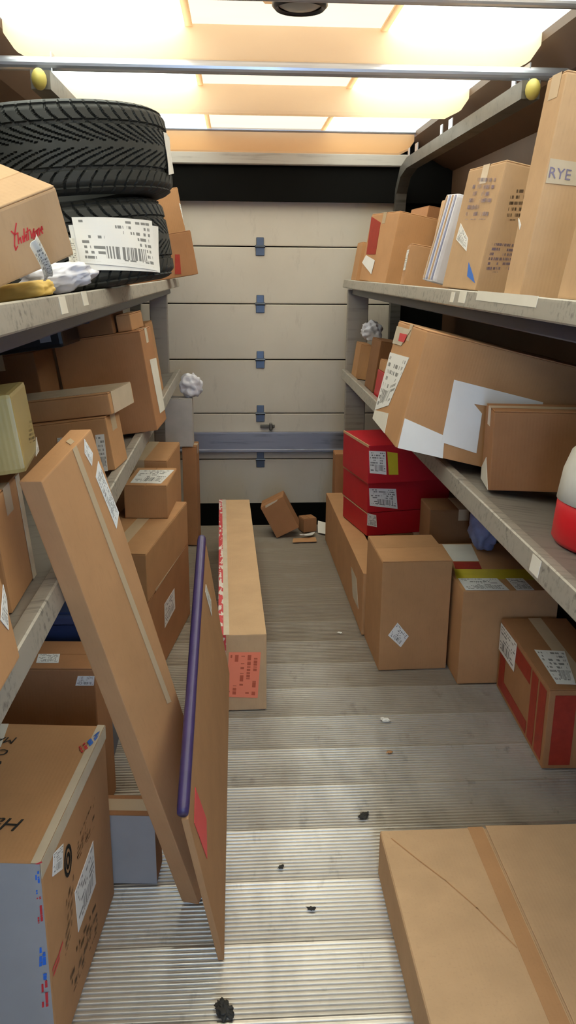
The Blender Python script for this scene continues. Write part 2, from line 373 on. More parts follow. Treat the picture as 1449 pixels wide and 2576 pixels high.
def track(x, label):
    t = empty('door_track', (x, 2.9, 2.06)); tag(t, label, 'track')
    pts = [(0.0, 0.0), (1.9, 0.0), (2.08, -0.03), (2.19, -0.12), (2.23, -0.28), (2.23, -1.3)]
    bm = bmesh.new()
    s = -1 if x < 0 else 1
    prof = [(-0.03, -0.025), (0.03, -0.025), (0.03, 0.03), (-0.03, 0.03)]
    rings = []
    for i, (y, z) in enumerate(pts):
        a = pts[max(0, i - 1)]; b = pts[min(len(pts) - 1, i + 1)]
        ty, tz = b[0] - a[0], b[1] - a[1]; L = sqrt(ty * ty + tz * tz); ty /= L; tz /= L
        rings.append([bm.verts.new((px, y - tz * pz, z + ty * pz)) for px, pz in prof])
    for r0, r1 in zip(rings[:-1], rings[1:]):
        for k in range(4): bm.faces.new((r0[k], r0[(k + 1) % 4], r1[(k + 1) % 4], r1[k]))
    bm.faces.new(rings[0][::-1]); bm.faces.new(rings[-1])
    bm_obj('rail', bm, 'track_steel', t)
    for y in (0.12, 1.15, 1.9):
        bm = bmesh.new()
        bx(bm, -0.022 , 0.022, y - 0.03, y + 0.03, 0.028, 0.036)
        bx(bm, 0.018, 0.022, y - 0.035, y + 0.035, 0.03, 0.10); bx(bm, -0.022, -0.018, y - 0.02, y + 0.02, 0.03, 0.075)
        bm_obj('hanger_bracket', bm, 'steel_tube', t)
    bm = bmesh.new(); bmesh.ops.create_uvsphere(bm, u_segments=14, v_segments=8, radius=0.030, matrix=Matrix.Translation((0, -0.018, 0)) @ Matrix.Diagonal((0.75, 1.2, 1.05, 1)))
    bm_obj('end_bumper', bm, 'yellow_plastic', t, True)
track(-0.605, 'left overhead door track with yellow end bumper above the tires')
track(0.945, 'right overhead door track with yellow end bumper below the roof')

def dome():
    t = empty('ceiling_lamp', (0.18, 2.62, ZR)); tag(t, 'dark round lamp on a square plate at the top of the roof', 'lamp')
    box_obj('mounting_plate', (-0.10, -0.14, -0.02), (0.09, 0.115, -0.001), 'roof_bow', t, 0.006)
    lathe('rim', [(0.045, -0.02), (0.078, -0.02), (0.078, -0.052), (0.068, -0.062), (0.060, -0.055)], 'black_plastic', t)
    lathe('lens', [(0.061, -0.050), (0.045, -0.058), (0.02, -0.063), (0.0, -0.064)], 'lens_grey', t)
dome()

# ------------------------------------------------------------------ shelves
def shelf(fr, label):
    left = fr[0] == 'L'; M = frame(fr)
    e = empty('shelf'); e.matrix_world = M; tag(e, label, 'shelf')
    t = TU if fr[1] == 'U' else TM
    dep = ((XL - WL) if left else (WR - XR)) / cos(t)
    s = -1 if left else 1
    y0, y1 = 0.55, 4.90
    a, b = sorted((s * 0.012, s * dep))
    box_obj('deck', (a, y0, -0.012), (b, y1, -0.003), 'shelf_deck', e)
    # rolled front edge, returned to world-vertical look
    lo, hi = (-0.040, 0.012) if fr[1] == 'M' else (-0.046, 0.0)
    a, b = sorted((-s * 0.006, s * 0.026))
    box_obj('front_lip', (a, y0, lo), (b, y1, hi), 'shelf_lip', e, 0.008, 3)
    a, b = sorted((s * 0.05, s * 0.09))
    box_obj('support_beam', (a, y0, -0.075), (b, y1, -0.012), 'dark_navy' if fr[1] == 'U' else 'track_steel', e, 0.003)  # upper beams navy: blue daylight reflection put into the colour
    for ya, yb, za, zb in {'RU': ((1.70, 2.14, -0.022, 0.001), (2.24, 2.31, -0.034, -0.004), (2.36, 2.40, -0.036, -0.008)), 'LU': ((1.62, 1.68, -0.036, -0.004), (1.86, 1.92, -0.03, 0.0)), 'RM': ((1.55, 1.60, -0.03, 0.006),)}.get(fr, ()):
        x = -s * 0.0068; box_obj('shelf_tag', (x - 0.0005, ya, za), (x + 0.0005, yb, zb), 'paper_warm', e)
    for k in range(4):
        y = 0.9 + k * 1.25
        a, b = sorted((s * 0.09, s * (dep - 0.002)))
        box_obj('cross_brace', (a, y, -0.05), (b, y + 0.03, -0.012), 'track_steel', e)
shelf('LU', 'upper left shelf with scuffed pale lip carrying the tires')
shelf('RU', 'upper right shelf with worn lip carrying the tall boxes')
shelf('LM', 'lower left shelf with smooth grey front lip behind the leaning long box')
shelf('RM', 'lower right shelf with grey lip above the floor boxes')
def post(x0, x1, label):
    t = empty('shelf_post', ((x0 + x1) / 2, 4.925, 0)); tag(t, label, 'post')
    h = (x1 - x0) / 2
    bm = bmesh.new(); bx(bm, -h, h, -0.02, 0.02, 0.0, 1.40, 0.004); bm_obj('upright', bm, 'post_paint', t)
    box_obj('foot_plate', (-h - 0.015, -0.04, 0.001), (h + 0.015, 0.04, 0.007), 'track_steel', t, 0.002)
post(0.63, 0.75, 'wide grey shelf post at the rear end of the right shelves')
post(-0.50, -0.40, 'wide grey shelf post at the rear end of the left shelves')

# ------------------------------------------------------------------ boxes
BX = {}
FACE = {'r': (0, 1), 'l': (0, -1), 'f': (1, 1), 'n': (1, -1), 't': (2, 1), 'b': (2, -1)}
class Box: pass
def B(key, fr, p, mat, label, name='cardboard_box', flaps=('y', 0.5), tape=True, cat='box', group=None, bev=0.004, tapemat='tape', lift=0.0):
    p = tuple(p) + (0,) * (9 - len(p))
    b = Box(); b.M = place(fr, p); sx, sy, sz = p[4:7]; b.s = (sx, sy, sz); T = 0.004 if flaps else 0.0
    bm = bmesh.new(); bx(bm, -sx / 2, sx / 2, -sy / 2, sy / 2, 0, sz - T, min(bev, sx / 5, sy / 5, sz / 5), 2)
    b.o = bm_obj(name, bm, mat); b.o.matrix_world = b.M; tag(b.o, label, cat, group)
    if flaps:
        ax, fr_ = flaps; i = 0.0015
        if ax == 'y':
            sm = -sx / 2 + fr_ * sx; rects = ((-sx / 2 + i, sm - 0.0012, -sy / 2 + i, sy / 2 - i), (sm + 0.0012, sx / 2 - i, -sy / 2 + i, sy / 2 - i))
        else:
            sm = -sy / 2 + fr_ * sy; rects = ((-sx / 2 + i, sx / 2 - i, -sy / 2 + i, sm - 0.0012), (-sx / 2 + i, sx / 2 - i, sm + 0.0012, sy / 2 - i))
        for q, (xa, xb, ya, yb) in enumerate(rects):
            bm = bmesh.new(); bx(bm, xa, xb, ya, yb, sz - T, sz, 0.0012)
            if lift and q == 1:
                for v in bm.verts:
                    f = (xb - v.co.x) / (xb - xa) if ax == 'y' else (yb - v.co.y) / (yb - ya)
                    v.co.z += lift * f * f
            bm_obj('flap', bm, mat, b.o)
        if tape:
            w = 0.024; d = min(0.05, sz * 0.4); e = 0.0006; vs = []
            if ax == 'y': path = [(-sy / 2 - e, sz - d), (-sy / 2 - e, sz + e), (sy / 2 + e, sz + e), (sy / 2 + e, sz - d)]; vs = [(sm + k * w, y, z) for k in (-1, 1) for y, z in path]
            else: path = [(-sx / 2 - e, sz - d), (-sx / 2 - e, sz + e), (sx / 2 + e, sz + e), (sx / 2 + e, sz - d)]; vs = [(x, sm + k * w, z) for k in (-1, 1) for x, z in path]
            fs = [(i, i + 1, i + 5, i + 4) for i in range(3)]
            if ax == 'x': fs = [f[::-1] for f in fs]
            o = mk('tape', vs, [f[::-1] for f in fs], tapemat, b.o)
    BX[key] = b; return b
def fplane(b, face):
    ax, sg = FACE[face]; n = Vector((0, 0, 0)); n[ax] = sg; o = Vector((0, 0, b.s[2] / 2))
    if ax < 2: o[ax] = sg * b.s[ax] / 2
    else: o.z = b.s[2] if sg > 0 else 0
    return n, o
def to_face(b, face, p, clamp=True):
    n, o = fplane(b, face); R = b.M.to_3x3()
    w = hit(p, R @ n, b.M @ o); l = b.M.inverted() @ w
    if clamp:
        for a in (0, 1): l[a] = max(-b.s[a] / 2, min(b.s[a] / 2, l[a]))
        l.z = max(0, min(b.s[2], l.z))
    return l
SUBD = 1
def slab(b, name, pts, n, mat, th=0.0009, off=0.0006, parent=None):
    """thin sheet lying on a face, four corners given counter-clockwise from lower left as read"""
    a = [p + n * off for p in pts]; c = [p + n * (off + th) for p in pts]
    uv = [(0, 0), (1, 0), (1, 1), (0, 1)]
    fs = [(4, 5, 6, 7), (3, 2, 1, 0)] + [(i, (i + 1) % 4, 4 + (i + 1) % 4, 4 + i) for i in range(4)]
    nn = (c[1] - c[0]).cross(c[2] - c[0])
    if nn.dot(n) < 0: fs = [f[::-1] for f in fs]
    return mk(name, a + c, fs, mat, parent or b.o, uv + uv)
def Q(key, face, px, mat='shipping_label', name='shipping_label', off=0.0006):
    b = BX[key]; n, o = fplane(b, face)
    return slab(b, name, [to_face(b, face, p) for p in px], n, mat, off=off)
def QF(key, face, r, mat, name, off=0.0006):
    """r = a0,a1,b0,b1 as fractions of the face's two axes"""
    b = BX[key]; n, o = fplane(b, face); ax = FACE[face][0]
    A = [i for i in (0, 1, 2) if i != ax]; pts = []
    for fa, fb in ((r[0], r[2]), (r[1], r[2]), (r[1], r[3]), (r[0], r[3])):
        v = Vector(o)
        for a, f in zip(A, (fa, fb)): v[a] = f * b.s[a] - (b.s[a] / 2 if a < 2 else 0)
        pts.append(v)
    return slab(b, name, pts, n, mat, off=off)
def text_on(key, face, s, px0, px1, height, mat, name='lettering', shear=0.0):
    """lettering on a face; baseline runs from the point seen at px0 towards px1"""
    b = BX[key]; n, o = fplane(b, face)
    p0, p1 = to_face(b, face, px0, False), to_face(b, face, px1, False)
    ex = (p1 - p0).normalized(); ey = n.cross(ex)
    c = bpy.data.curves.new('t', 'FONT'); c.body = s; c.size = height / 0.7; c.extrude = 0.0002; c.shear = shear; c.resolution_u = 2
    to = bpy.data.objects.new('t', c); COL.objects.link(to); bpy.context.view_layer.update()
    dg = bpy.context.evaluated_depsgraph_get(); me = bpy.data.meshes.new_from_object(to.evaluated_get(dg))
    bpy.data.objects.remove(to)
    pp = p0 + n * 0.0024
    me.transform(Matrix(((ex.x, ey.x, n.x, pp.x), (ex.y, ey.y, n.y, pp.y), (ex.z, ey.z, n.z, pp.z), (0, 0, 0, 1))))
    me.materials.clear(); me.materials.append(MATS[mat]); me.name = name
    ob = bpy.data.objects.new(name, me); COL.objects.link(ob); ob.parent = b.o; return ob
def strokes(key, face, paths, mat, r=0.0016, name='handwriting'):
    """marker strokes on a face, each path a list of photo pixels"""
    b = BX[key]; n, o = fplane(b, face); vs, fs = [], []
    for path in paths:
        P = [to_face(b, face, p, False) + n * 0.0012 for p in path]
        for a, c in zip(P[:-1], P[1:]):
            d = (c - a).normalized(); s = n.cross(d) * r; k = len(vs)
            vs += [a - s - d * r, a + s - d * r, c + s + d * r, c - s + d * r]; fs.append((k, k + 3, k + 2, k + 1))
    return mk(name, vs, fs, mat, b.o)

# ---- floor, left side
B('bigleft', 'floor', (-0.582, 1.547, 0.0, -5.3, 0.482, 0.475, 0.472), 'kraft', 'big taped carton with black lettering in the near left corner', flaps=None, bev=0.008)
b = 'bigleft'
QF(b, 'n', (0.0, 1.0, 0.0, 1.0), 'cool_grey', 'cool_lit_tape')  # taped brown front; the grey paints in the cool light falling on it
QF(b, 't', (0.965, 1.0, 0.0, 1.0), 'tape_clear', 'edge_tape'); QF(b, 'r', (0.0, 1.0, 0.93, 1.0), 'tape_clear', 'edge_tape')
Q(b, 't', [(0, 1880), (0, 1822), (22, 1822), (2, 1880)], 'paper_warm', 'paper_strip')
text_on(b, 't', 'Ha', (66, 2064), (8, 2060), 0.036, 'black_ink', shear=0.2)
for s, q in (('MA', (46, 1858)), ('C/', (28, 1888)), ('O', (12, 1916))): text_on(b, 't', s, q, (q[0] - 30, q[1] - 1), 0.024, 'black_ink', shear=0.15)
Q(b, 'r', [(131, 2205), (156, 2186), (158, 2122), (133, 2148)], 'shipping_label', 'small_label')
Q(b, 'r', [(196, 2345), (240, 2222), (233, 2115), (187, 2245)], 'shipping_label', 'shipping_label')
Q(b, 'r', [(170, 2540), (250, 2330), (246, 2250), (172, 2420)], 'box_print', 'printed_text'); Q(b, 'r', [(162, 2420), (180, 2350), (186, 2180), (164, 2260)], 'box_print', 'printed_text')
Q(b, 'r', [(190, 2180), (238, 2080), (240, 1990), (192, 2110)], 'box_print', 'printed_text')
def ring_mark(key, face, c, rx, ry, mat):
    path = [(c[0] + rx * cos(2 * pi * i / 20) , c[1] + ry * sin(2 * pi * i / 20) - 0.9 * rx * cos(2 * pi * i / 20)) for i in range(21)]
    strokes(key, face, [path, [(c[0] + (x - c[0]) * 0.45, c[1] + (y - c[1]) * 0.45) for x, y in path]], mat, 0.004, 'round_mark')
ring_mark(b, 'r', (170, 2165), 8, 36, 'black_ink')
for c, q in (('blue', [(92, 2252), (110, 2250), (106, 2176), (88, 2178)]), ('red', [(96, 2325), (114, 2322), (110, 2248), (92, 2250)]), ('blue', [(98, 2470), (124, 2466), (118, 2372), (100, 2376)]), ('red', [(106, 2536), (128, 2532), (124, 2458), (104, 2462)])):
    Q(b, 'n', q, 'tape_print_' + c, 'printed_tape_text', off=0.0022)
strokes(b, 'n', [[(104, 2168), (86, 2176), (77, 2200), (78, 2230), (82, 2250)], [(114, 2364), (96, 2374), (86, 2400), (86, 2430), (91, 2462)], [(58, 2465), (64, 2480), (76, 2490)]], 'red_ink', 0.0016, 'printed_swoosh')
Q(b, 't', [(226, 1886), (264, 1850), (258, 1830), (216, 1868)], 'tape_print_blue', 'printed_tape_text', off=0.0022); Q(b, 't', [(204, 1898), (228, 1882), (218, 1866), (196, 1882)], 'tape_print_red', 'printed_tape_text', off=0.0022)
strokes(b, 'r', [[(132, 2440), (146, 2405), (156, 2372)], [(134, 2452), (148, 2412)]], 'red_ink', 0.003, 'printed_swoosh')

B('longlean', 'floor', (-0.100, 1.80, 0.031, -20.8, 0.045, 0.187, 1.217, 18.3, -4.7), 'kraft', 'long flat carton leaning against the left shelf, taped down its middle', name='long_flat_box', flaps=None, bev=0.003)
b = 'longlean'
Q(b, 'r', [(420, 1770), (430, 1765), (188, 1112), (178, 1120)], 'tape', 'tape'); Q(b, 't', [(178, 1120), (188, 1112), (178, 1104), (166, 1112)], 'tape', 'tape')
Q(b, 'r', [(212, 1140), (230, 1172), (232, 1140), (211, 1104)], 'shipping_label', 'small_label')
Q(b, 'r', [(240, 1200), (292, 1330), (299, 1288), (246, 1160)], 'shipping_label', 'shipping_label')
B('thinlean', 'floor', (-0.047, 1.960, 0.141, -2.5, 0.014, 0.893, 0.521, 18.4, -6.0), 'kraft', 'thin flat carton standing on edge with a pink sticker', name='thin_flat_box', flaps=None, bev=0.002)
b = 'thinlean'
Q(b, 'r', [(488, 2070), (520, 2160), (518, 2060), (490, 1980)], 'pink_sticker', 'pink_sticker')
Q(b, 'r', [(516, 1490), (532, 1550), (530, 1510), (517, 1470)], 'shipping_label', 'small_label')
def purple():
    b = BX['thinlean']; e = empty('purple_tube'); tag(e, 'long purple mailing tube lying along the top of the thin flat carton', 'tube')
    A = b.M @ Vector((-0.002, -0.447, 0.5350)); C = b.M @ Vector((-0.002, 0.447, 0.5350))
    d = (C - A).normalized(); M = Matrix.Translation(A) @ d.to_track_quat('Z', 'Y').to_matrix().to_4x4()
    L = (C - A).length; r = 0.0122
    lathe('tube_wrap', [(r * 0.96, 0.012), (r, 0.016), (r * 1.02, L * 0.3), (r * 0.98, L * 0.33), (r * 1.02, L * 0.66), (r, L - 0.016), (r * 0.96, L - 0.012)], 'purple', e, 14, M)
    lathe('end_plug', [(0, 0.004), (r * 0.9, 0.004), (r * 0.96, 0.014)], 'purple', e, 14, M); lathe('end_plug', [(r * 0.96, L - 0.014), (r * 0.9, L - 0.004), (0, L - 0.004)], 'purple', e, 14, M)
purple()
B('whiteface', 'floor', (-0.364, 1.845, 0, -4.3, 0.30, 0.085, 0.200), 'kraft_dark', 'low white-fronted carton on the floor behind the big taped carton', flaps=('x', 0.5)); QF('whiteface', 'n', (0, 1, 0, 1), 'cool_grey', 'white_panel')
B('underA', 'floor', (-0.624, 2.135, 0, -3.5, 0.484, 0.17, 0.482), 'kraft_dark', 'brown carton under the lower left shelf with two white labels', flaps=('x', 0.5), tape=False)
Q('underA', 't', [(91, 1668), (147, 1668), (151, 1646), (97, 1646)]); Q('underA', 'n', [(190, 1724), (236, 1724), (238, 1700), (196, 1700)])
def bin_():
    e = empty('blue_bin', (-0.66, 2.46, 0)); tag(e, 'dark blue plastic bin under the lower left shelf', 'bin')
    bm = bmesh.new(); r = bmesh.ops.create_cube(bm, size=1.0, matrix=Matrix.Translation((0, 0, 0.275)) @ Matrix.Diagonal((0.56, 0.40, 0.55, 1)))
    for v in bm.verts:
        if v.co.z < 0.2: v.co.x *= 0.9; v.co.y *= 0.9
    top = [f for f in bm.faces if f.normal.z > 0.9]; i = bmesh.ops.inset_region(bm, faces=top, thickness=0.012)
    bmesh.ops.translate(bm, verts=top[0].verts, vec=(0, 0, -0.06)); bm_obj('tub', bm, 'dark_navy', e)
    bm = bmesh.new(); bx(bm, -0.30, 0.30, -0.22, -0.198, 0.515, 0.545, 0.006); bx(bm, -0.30, 0.30, 0.198, 0.22, 0.515, 0.545, 0.006); bx(bm, -0.30, -0.278, -0.2, 0.2, 0.515, 0.545, 0.006); bx(bm, 0.278, 0.30, -0.2, 0.2, 0.515, 0.545, 0.006)
    bm_obj('rim', bm, 'dark_navy', e)
bin_()
# stack at the left rear
B('d', 'floor', (-0.41, 3.19, 0.0, -8.6, 0.26, 0.72, 0.345), 'kraft_dark', 'bottom carton of the left floor stack, white label on its side')
Q('d', 'r', [(414, 1580), (440, 1530), (438, 1480), (413, 1520)])
B('c', 'floor', (-0.40, 3.18, 0.347, -8.6, 0.243, 0.70, 0.186), 'kraft', 'middle carton of the left floor stack with pale tape'); Q('c', 'r', [(392, 1502), (466, 1405), (466, 1388), (390, 1484)], 'tape', 'tape')
B('b', 'floor', (-0.366, 3.408, 0.535, -3.5, 0.173, 0.307, 0.137), 'kraft', 'small carton with large white label on top of the left stack', tape=False)
Q('b', 't', [(328, 1215), (405, 1217), (438, 1183), (352, 1183)])
B('a', 'floor', (-0.43, 3.86, 0, -4, 0.25, 0.42, 0.685), 'kraft', 'upright carton standing right behind the left floor stack')
B('e', 'floor', (-0.269, 4.586, 0, -3.3, 0.077, 0.151, 0.568), 'kraft_dark', 'tall narrow carton standing at the left rear by the door', flaps=('x', 0.5))
B('greytop', 'floor', (-0.325, 4.56, 0.57, 0, 0.15, 0.12, 0.262), 'grey_box', 'pale grey box on top of the tall narrow carton', tape=False)
# ---- floor, centre and right
B('longc', 'floor', (-0.011, 3.537, 0, 1.15, 0.165, 1.768, 0.291), 'kraft_light', 'long narrow carton on the aisle floor with coral label on its end', name='long_box', flaps=None)
b = 'longc'
QF(b, 'l', (0, 1, 0.0, 1.0), 'red_tape_print', 'printed_tape'); QF(b, 't', (0.0, 0.10, 0.0, 1.0), 'red_tape_print', 'printed_tape'); QF(b, 't', (0.10, 0.22, 0.0, 1.0), 'tape_clear', 'tape_edge'); QF(b, 'n', (0.0, 0.15, 0.0, 1.0), 'red_tape_print', 'printed_tape')
Q(b, 'n', [(568, 1752), (648, 1755), (656, 1640), (576, 1640)], 'coral_label', 'coral_label', off=0.002)
B('longr', 'floor', (0.551, 3.93, 0, 0.93, 0.092, 1.325, 0.280), 'kraft', 'long slim carton on the floor behind the diamond-labelled carton', name='long_box', flaps=None)
Q('longr', 'l', [(902, 1532), (888, 1500), (884, 1425), (897, 1455)], 'tape_clear', 'clear_label')
B('diamond', 'floor', (0.665, 3.099, 0, 1.5, 0.269, 0.320, 0.451), 'kraft', 'upright carton with white diamond label on the right floor', flaps=('x', 0.5), tape=False)
Q('diamond', 'n', [(976, 1598), (1008, 1628), (1028, 1600), (1000, 1566)])
B('yellowtape', 'floor', (0.995, 3.091, 0, 0.1, 0.360, 0.555, 0.375), 'kraft', 'carton with yellow tape and white papers under the right shelf', flaps=None)
b = 'yellowtape'
Q(b, 't', [(1140, 1412), (1205, 1412), (1185, 1370), (1112, 1370)], 'paper_warm', 'paper_sheet'); Q(b, 't', [(1146, 1432), (1212, 1432), (1204, 1414), (1140, 1414)], 'red_print', 'red_strip')
Q(b, 't', [(1148, 1456), (1449, 1458), (1449, 1432), (1142, 1432)], 'yellow_tape', 'yellow_tape')
Q(b, 't', [(1172, 1486), (1282, 1486), (1250, 1456), (1152, 1456)], 'shipping_label', 'shipping_label', off=0.0016); Q(b, 't', [(1300, 1486), (1345, 1486), (1315, 1456), (1272, 1456)], 'shipping_label', 'shipping_label', off=0.0016)
B('redstripe', 'floor', (1.071, 2.516, 0, -2.1, 0.24, 0.547, 0.275), 'kraft_dark', 'carton with red printed panels at the right edge of the floor', flaps=('y', 0.5))
b = 'redstripe'
QF(b, 'l', (0.04, 0.16, 0.06, 0.94), 'red_print', 'red_panel'); QF(b, 'l', (0.19, 0.30, 0.06, 0.94), 'red_print', 'red_panel'); QF(b, 'l', (0.33, 0.96, 0.06, 0.22), 'red_print', 'red_panel'); QF(b, 'l', (0.33, 0.96, 0.72, 0.94), 'red_print', 'red_panel'); QF(b, 'l', (0.84, 0.96, 0.22, 0.72), 'red_print', 'red_panel')
QF(b, 'n', (0.08, 0.36, 0.05, 0.93), 'red_print', 'red_panel'); QF(b, 'n', (0.5, 0.9, 0.05, 0.93), 'red_print', 'red_panel')
Q(b, 'l', [(1294, 1690), (1256, 1632), (1262, 1566), (1302, 1620)], 'shipping_label', 'shipping_label', off=0.0018); Q(b, 't', [(1400, 1722), (1449, 1724), (1420, 1640), (1344, 1636)], 'shipping_label', 'shipping_label', off=0.002)
B('redbase', 'floor', (0.825, 3.97, 0, 12, 0.34, 0.34, 0.284), 'kraft_deep', 'dark carton on the floor beneath the red boxes')
B('redC', 'floor', (0.772, 3.975, 0.286, 12, 0.42, 0.35, 0.114), 'red_card', 'lowest dark red box of the red stack', name='red_box', flaps=None); Q('redC', 'n', [(912, 1322), (948, 1326), (946, 1296), (908, 1290)])
B('redB', 'floor', (0.769, 3.973, 0.4025, 12, 0.420, 0.356, 0.147), 'red_card', 'middle red box of the stack, white picture label', name='red_box', flaps=None)
B('redA', 'floor', (0.763, 3.944, 0.5525, 10.5, 0.420, 0.384, 0.180), 'red_card', 'top red box of the stack with white and yellow labels', name='red_box', flaps=None)
Q('redB', 'n', [(930, 1272), (1000, 1280), (996, 1230), (928, 1228)]); Q('redA', 'n', [(930, 1190), (972, 1194), (970, 1136), (928, 1134)]); Q('redA', 'n', [(978, 1194), (1002, 1194), (1000, 1140), (974, 1136)], 'yellow_tape', 'yellow_label')
for k in ('redA', 'redB', 'redC'): QF(k, 'l', (0.0, 1.0, 0.95, 1.0), 'kraft_light', 'raw_edge'); QF(k, 't', (0, 0.012, 0, 1), 'kraft_light', 'raw_edge')
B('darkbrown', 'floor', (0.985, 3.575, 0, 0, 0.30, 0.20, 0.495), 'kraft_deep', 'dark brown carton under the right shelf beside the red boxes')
B('bigright', 'floor', (0.646, 1.447, 0, 0.2, 0.590, 0.713, 0.129), 'kraft_light', 'large low carton with creased lid in the near right corner', flaps=('y', 0.46), tape=False, lift=0.006)
b = 'bigright'
QF(b, 't', (0.385, 0.45, 0.0, 1.0), 'kraft', 'lid_strip'); strokes(b, 't', [[(985, 2110), (1060, 2170), (1120, 2215), (1200, 2285), (1300, 2385)]], 'kraft', 0.0014, 'crease')
B('tilted', 'floor', (0.285, 4.69, 0.035, -4.7, 0.146, 0.149, 0.206, 0, -27.7), 'kraft_dark', 'tipped carton on the floor against the rear door', flaps=('x', 0.5), tape=False); Q('tilted', 'n', [(668, 1278), (695, 1262), (684, 1226), (655, 1248)], 'tape_clear', 'tape')
B('scrapbox', 'floor', (0.405, 4.775, 0.0, 20, 0.085, 0.08, 0.085), 'kraft_dark', 'small crushed carton on the floor by the rear door', tape=False)
B('rearstand', 'floor', (0.615, 4.72, 0, 0, 0.13, 0.12, 0.49), 'kraft_dark', 'upright carton at the right rear beside the red boxes', tape=False)
def sheet(name, label, cat, pts, mat, th=0.0012, curl=0.0, n=10):
    """a loose sheet from four world corners, bowed by curl"""
    a, b, c, d = [Vector(p) for p in pts]; nrm = (b - a).cross(d - a).normalized(); vs, fs, uv = [], [], []
    for side in (0, 1):
        for j in range(n + 1):
            for i in range(n + 1):
                u, v = i / n, j / n
                p = a * (1 - u) * (1 - v) + b * u * (1 - v) + c * u * v + d * (1 - u) * v + nrm * (curl * 4 * v * (1 - v) + side * th + 0.15 * curl * sin(7 * u + 3 * v)); vs.append(p); uv.append((u, v))
    N = (n + 1) ** 2
    for j in range(n):
        for i in range(n):
            k = j * (n + 1) + i; fs.append((N + k, N + k + 1, N + k + n + 2, N + k + n + 1)); fs.append((k + n + 1, k + n + 2, k + 1, k))
    rim = [i for i in range(n)] + [(n + 1) * i + n for i in range(n)] + [N - 1 - i for i in range(n)] + [(n + 1) * (n - i) for i in range(n)]
    for q in range(len(rim)): r0, r1 = rim[q], rim[(q + 1) % len(rim)]; fs.append((r0, r1, N + r1, N + r0))
    o = mk(name, vs, fs, mat, None, uv); return tag(o, label, cat)
sheet('cardboard_sheet', 'flat scrap of cardboard on the floor before the rear door', 'cardboard', [(0.30, 4.53, 0.003), (0.44, 4.54, 0.003), (0.44, 4.62, 0.003), (0.31, 4.60, 0.003)], 'kraft', 0.003, 0.004)
sheet('envelope', 'white envelope lying among scraps by the rear door', 'envelope', [hz((762, 1345), 0.012), hz((792, 1338), 0.012), (0.40, 4.585, 0.03), (0.345, 4.60, 0.03)], 'paper', 0.003, 0.006)
sheet('paper_slip', 'grey-white slip against the slim carton by the rear door', 'paper', [hz((800, 1340), 0.006), hz((826, 1345), 0.006), hz((824, 1316), 0.05), hz((800, 1310), 0.05)], 'paper_warm', 0.001, 0.004)

# ---- left lower shelf
B('M4', 'LM', (-0.085, 3.036, 0.014, -3.7, 0.299, 0.222, 0.346), 'kraft_dark', 'large plain brown carton at the middle of the lower left shelf', flaps=('x', 0.5), tapemat='tape_clear'); Q('M4', 'r', [(402, 1040), (414, 1030), (392, 900), (376, 905)], 'paper_warm', 'white_label')
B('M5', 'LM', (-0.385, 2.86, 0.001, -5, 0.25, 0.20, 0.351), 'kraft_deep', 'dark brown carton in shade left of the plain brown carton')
B('M1', 'LM', (-0.33, 2.82, 0.353, -5, 0.36, 0.20, 0.072), 'black_plastic', 'glossy black case squeezed under the upper left shelf', name='black_case', cat='case', flaps=None, bev=0.012); QF('M1', 'n', (0.1, 0.2, 0.3, 0.7), 'steel_tube', 'clasp'); QF('M1', 'n', (0.8, 0.9, 0.3, 0.7), 'steel_tube', 'clasp')
B('M2', 'LM', (-0.125, 3.045, 0.361, -4, 0.20, 0.21, 0.075), 'kraft_deep', 'dark flat carton on top of the large plain brown carton', flaps=('y', 0.5), tapemat='dark_navy')  # navy tape paints in blue daylight reflecting off the top
B('M3', 'LM', (0.012, 3.06, 0.361, -6, 0.05, 0.19, 0.058), 'kraft', 'slim tan carton on the end of the large plain brown carton', tape=False)
B('M7', 'LM', (-0.156, 2.442, 0.014, -7.7, 0.309, 0.136, 0.155), 'kraft', 'carton with white labels beneath the clear-taped flat carton', flaps=('x', 0.5)); Q('M7', 'n', [(248, 1188), (272, 1186), (262, 1092), (240, 1094)]); Q('M7', 'n', [(146, 1125), (166, 1125), (166, 1100), (144, 1102)])
B('M6', 'LM', (-0.150, 2.50, 0.171, -11.7, 0.361, 0.201, 0.062), 'kraft', 'flat carton wrapped in clear tape on the lower left shelf', name='flat_box', flaps=('x', 0.5), tape=False); QF('M6', 't', (0, 1, 0.1, 0.95), 'tape_clear', 'tape'); QF('M6', 'r', (0.1, 0.95, 0, 1), 'tape_clear', 'tape'); Q('M6', 'r', [(318, 1066), (358, 1042), (352, 1010), (308, 1034)], 'box_print', 'printed_text', off=0.002)
B('M9', 'LM', (-0.203, 1.455, 0.007, 1.5, 0.294, 0.195, 0.204, 0, 3.0), 'kraft', 'tan carton on the lower left shelf under the olive-taped carton', flaps=('x', 0.5), tapemat='tape_clear'); QF('M9', 'r', (0.86, 1.0, 0.0, 1.0), 'tape_clear', 'tape')
B('M8', 'LM', (-0.165, 1.53, 0.226, 7, 0.305, 0.20, 0.139, 0, 1.0), 'olive_wrap', 'olive-taped carton stacked at the left edge of the shelf', flaps=None, bev=0.008); Q('M8', 'r', [(94, 1172), (118, 1150), (100, 1092), (92, 1096)], 'shipping_label', 'shipping_label'); Q('M8', 'r', [(72, 1120), (92, 1110), (82, 1050), (70, 1055)], 'box_print', 'printed_text')
B('M10', 'LM', (-0.13, 1.04, 0.016, 0, 0.30, 0.19, 0.155), 'kraft', 'small carton with white label at the left picture edge', flaps=('x', 0.5)); Q('M10', 'r', [(0, 1560), (20, 1585), (22, 1500), (8, 1468)])
B('M12', 'LM', (-0.11, 4.02, 0.001, 0, 0.16, 0.30, 0.335), 'kraft', 'upright tan carton towards the rear of the lower left shelf')
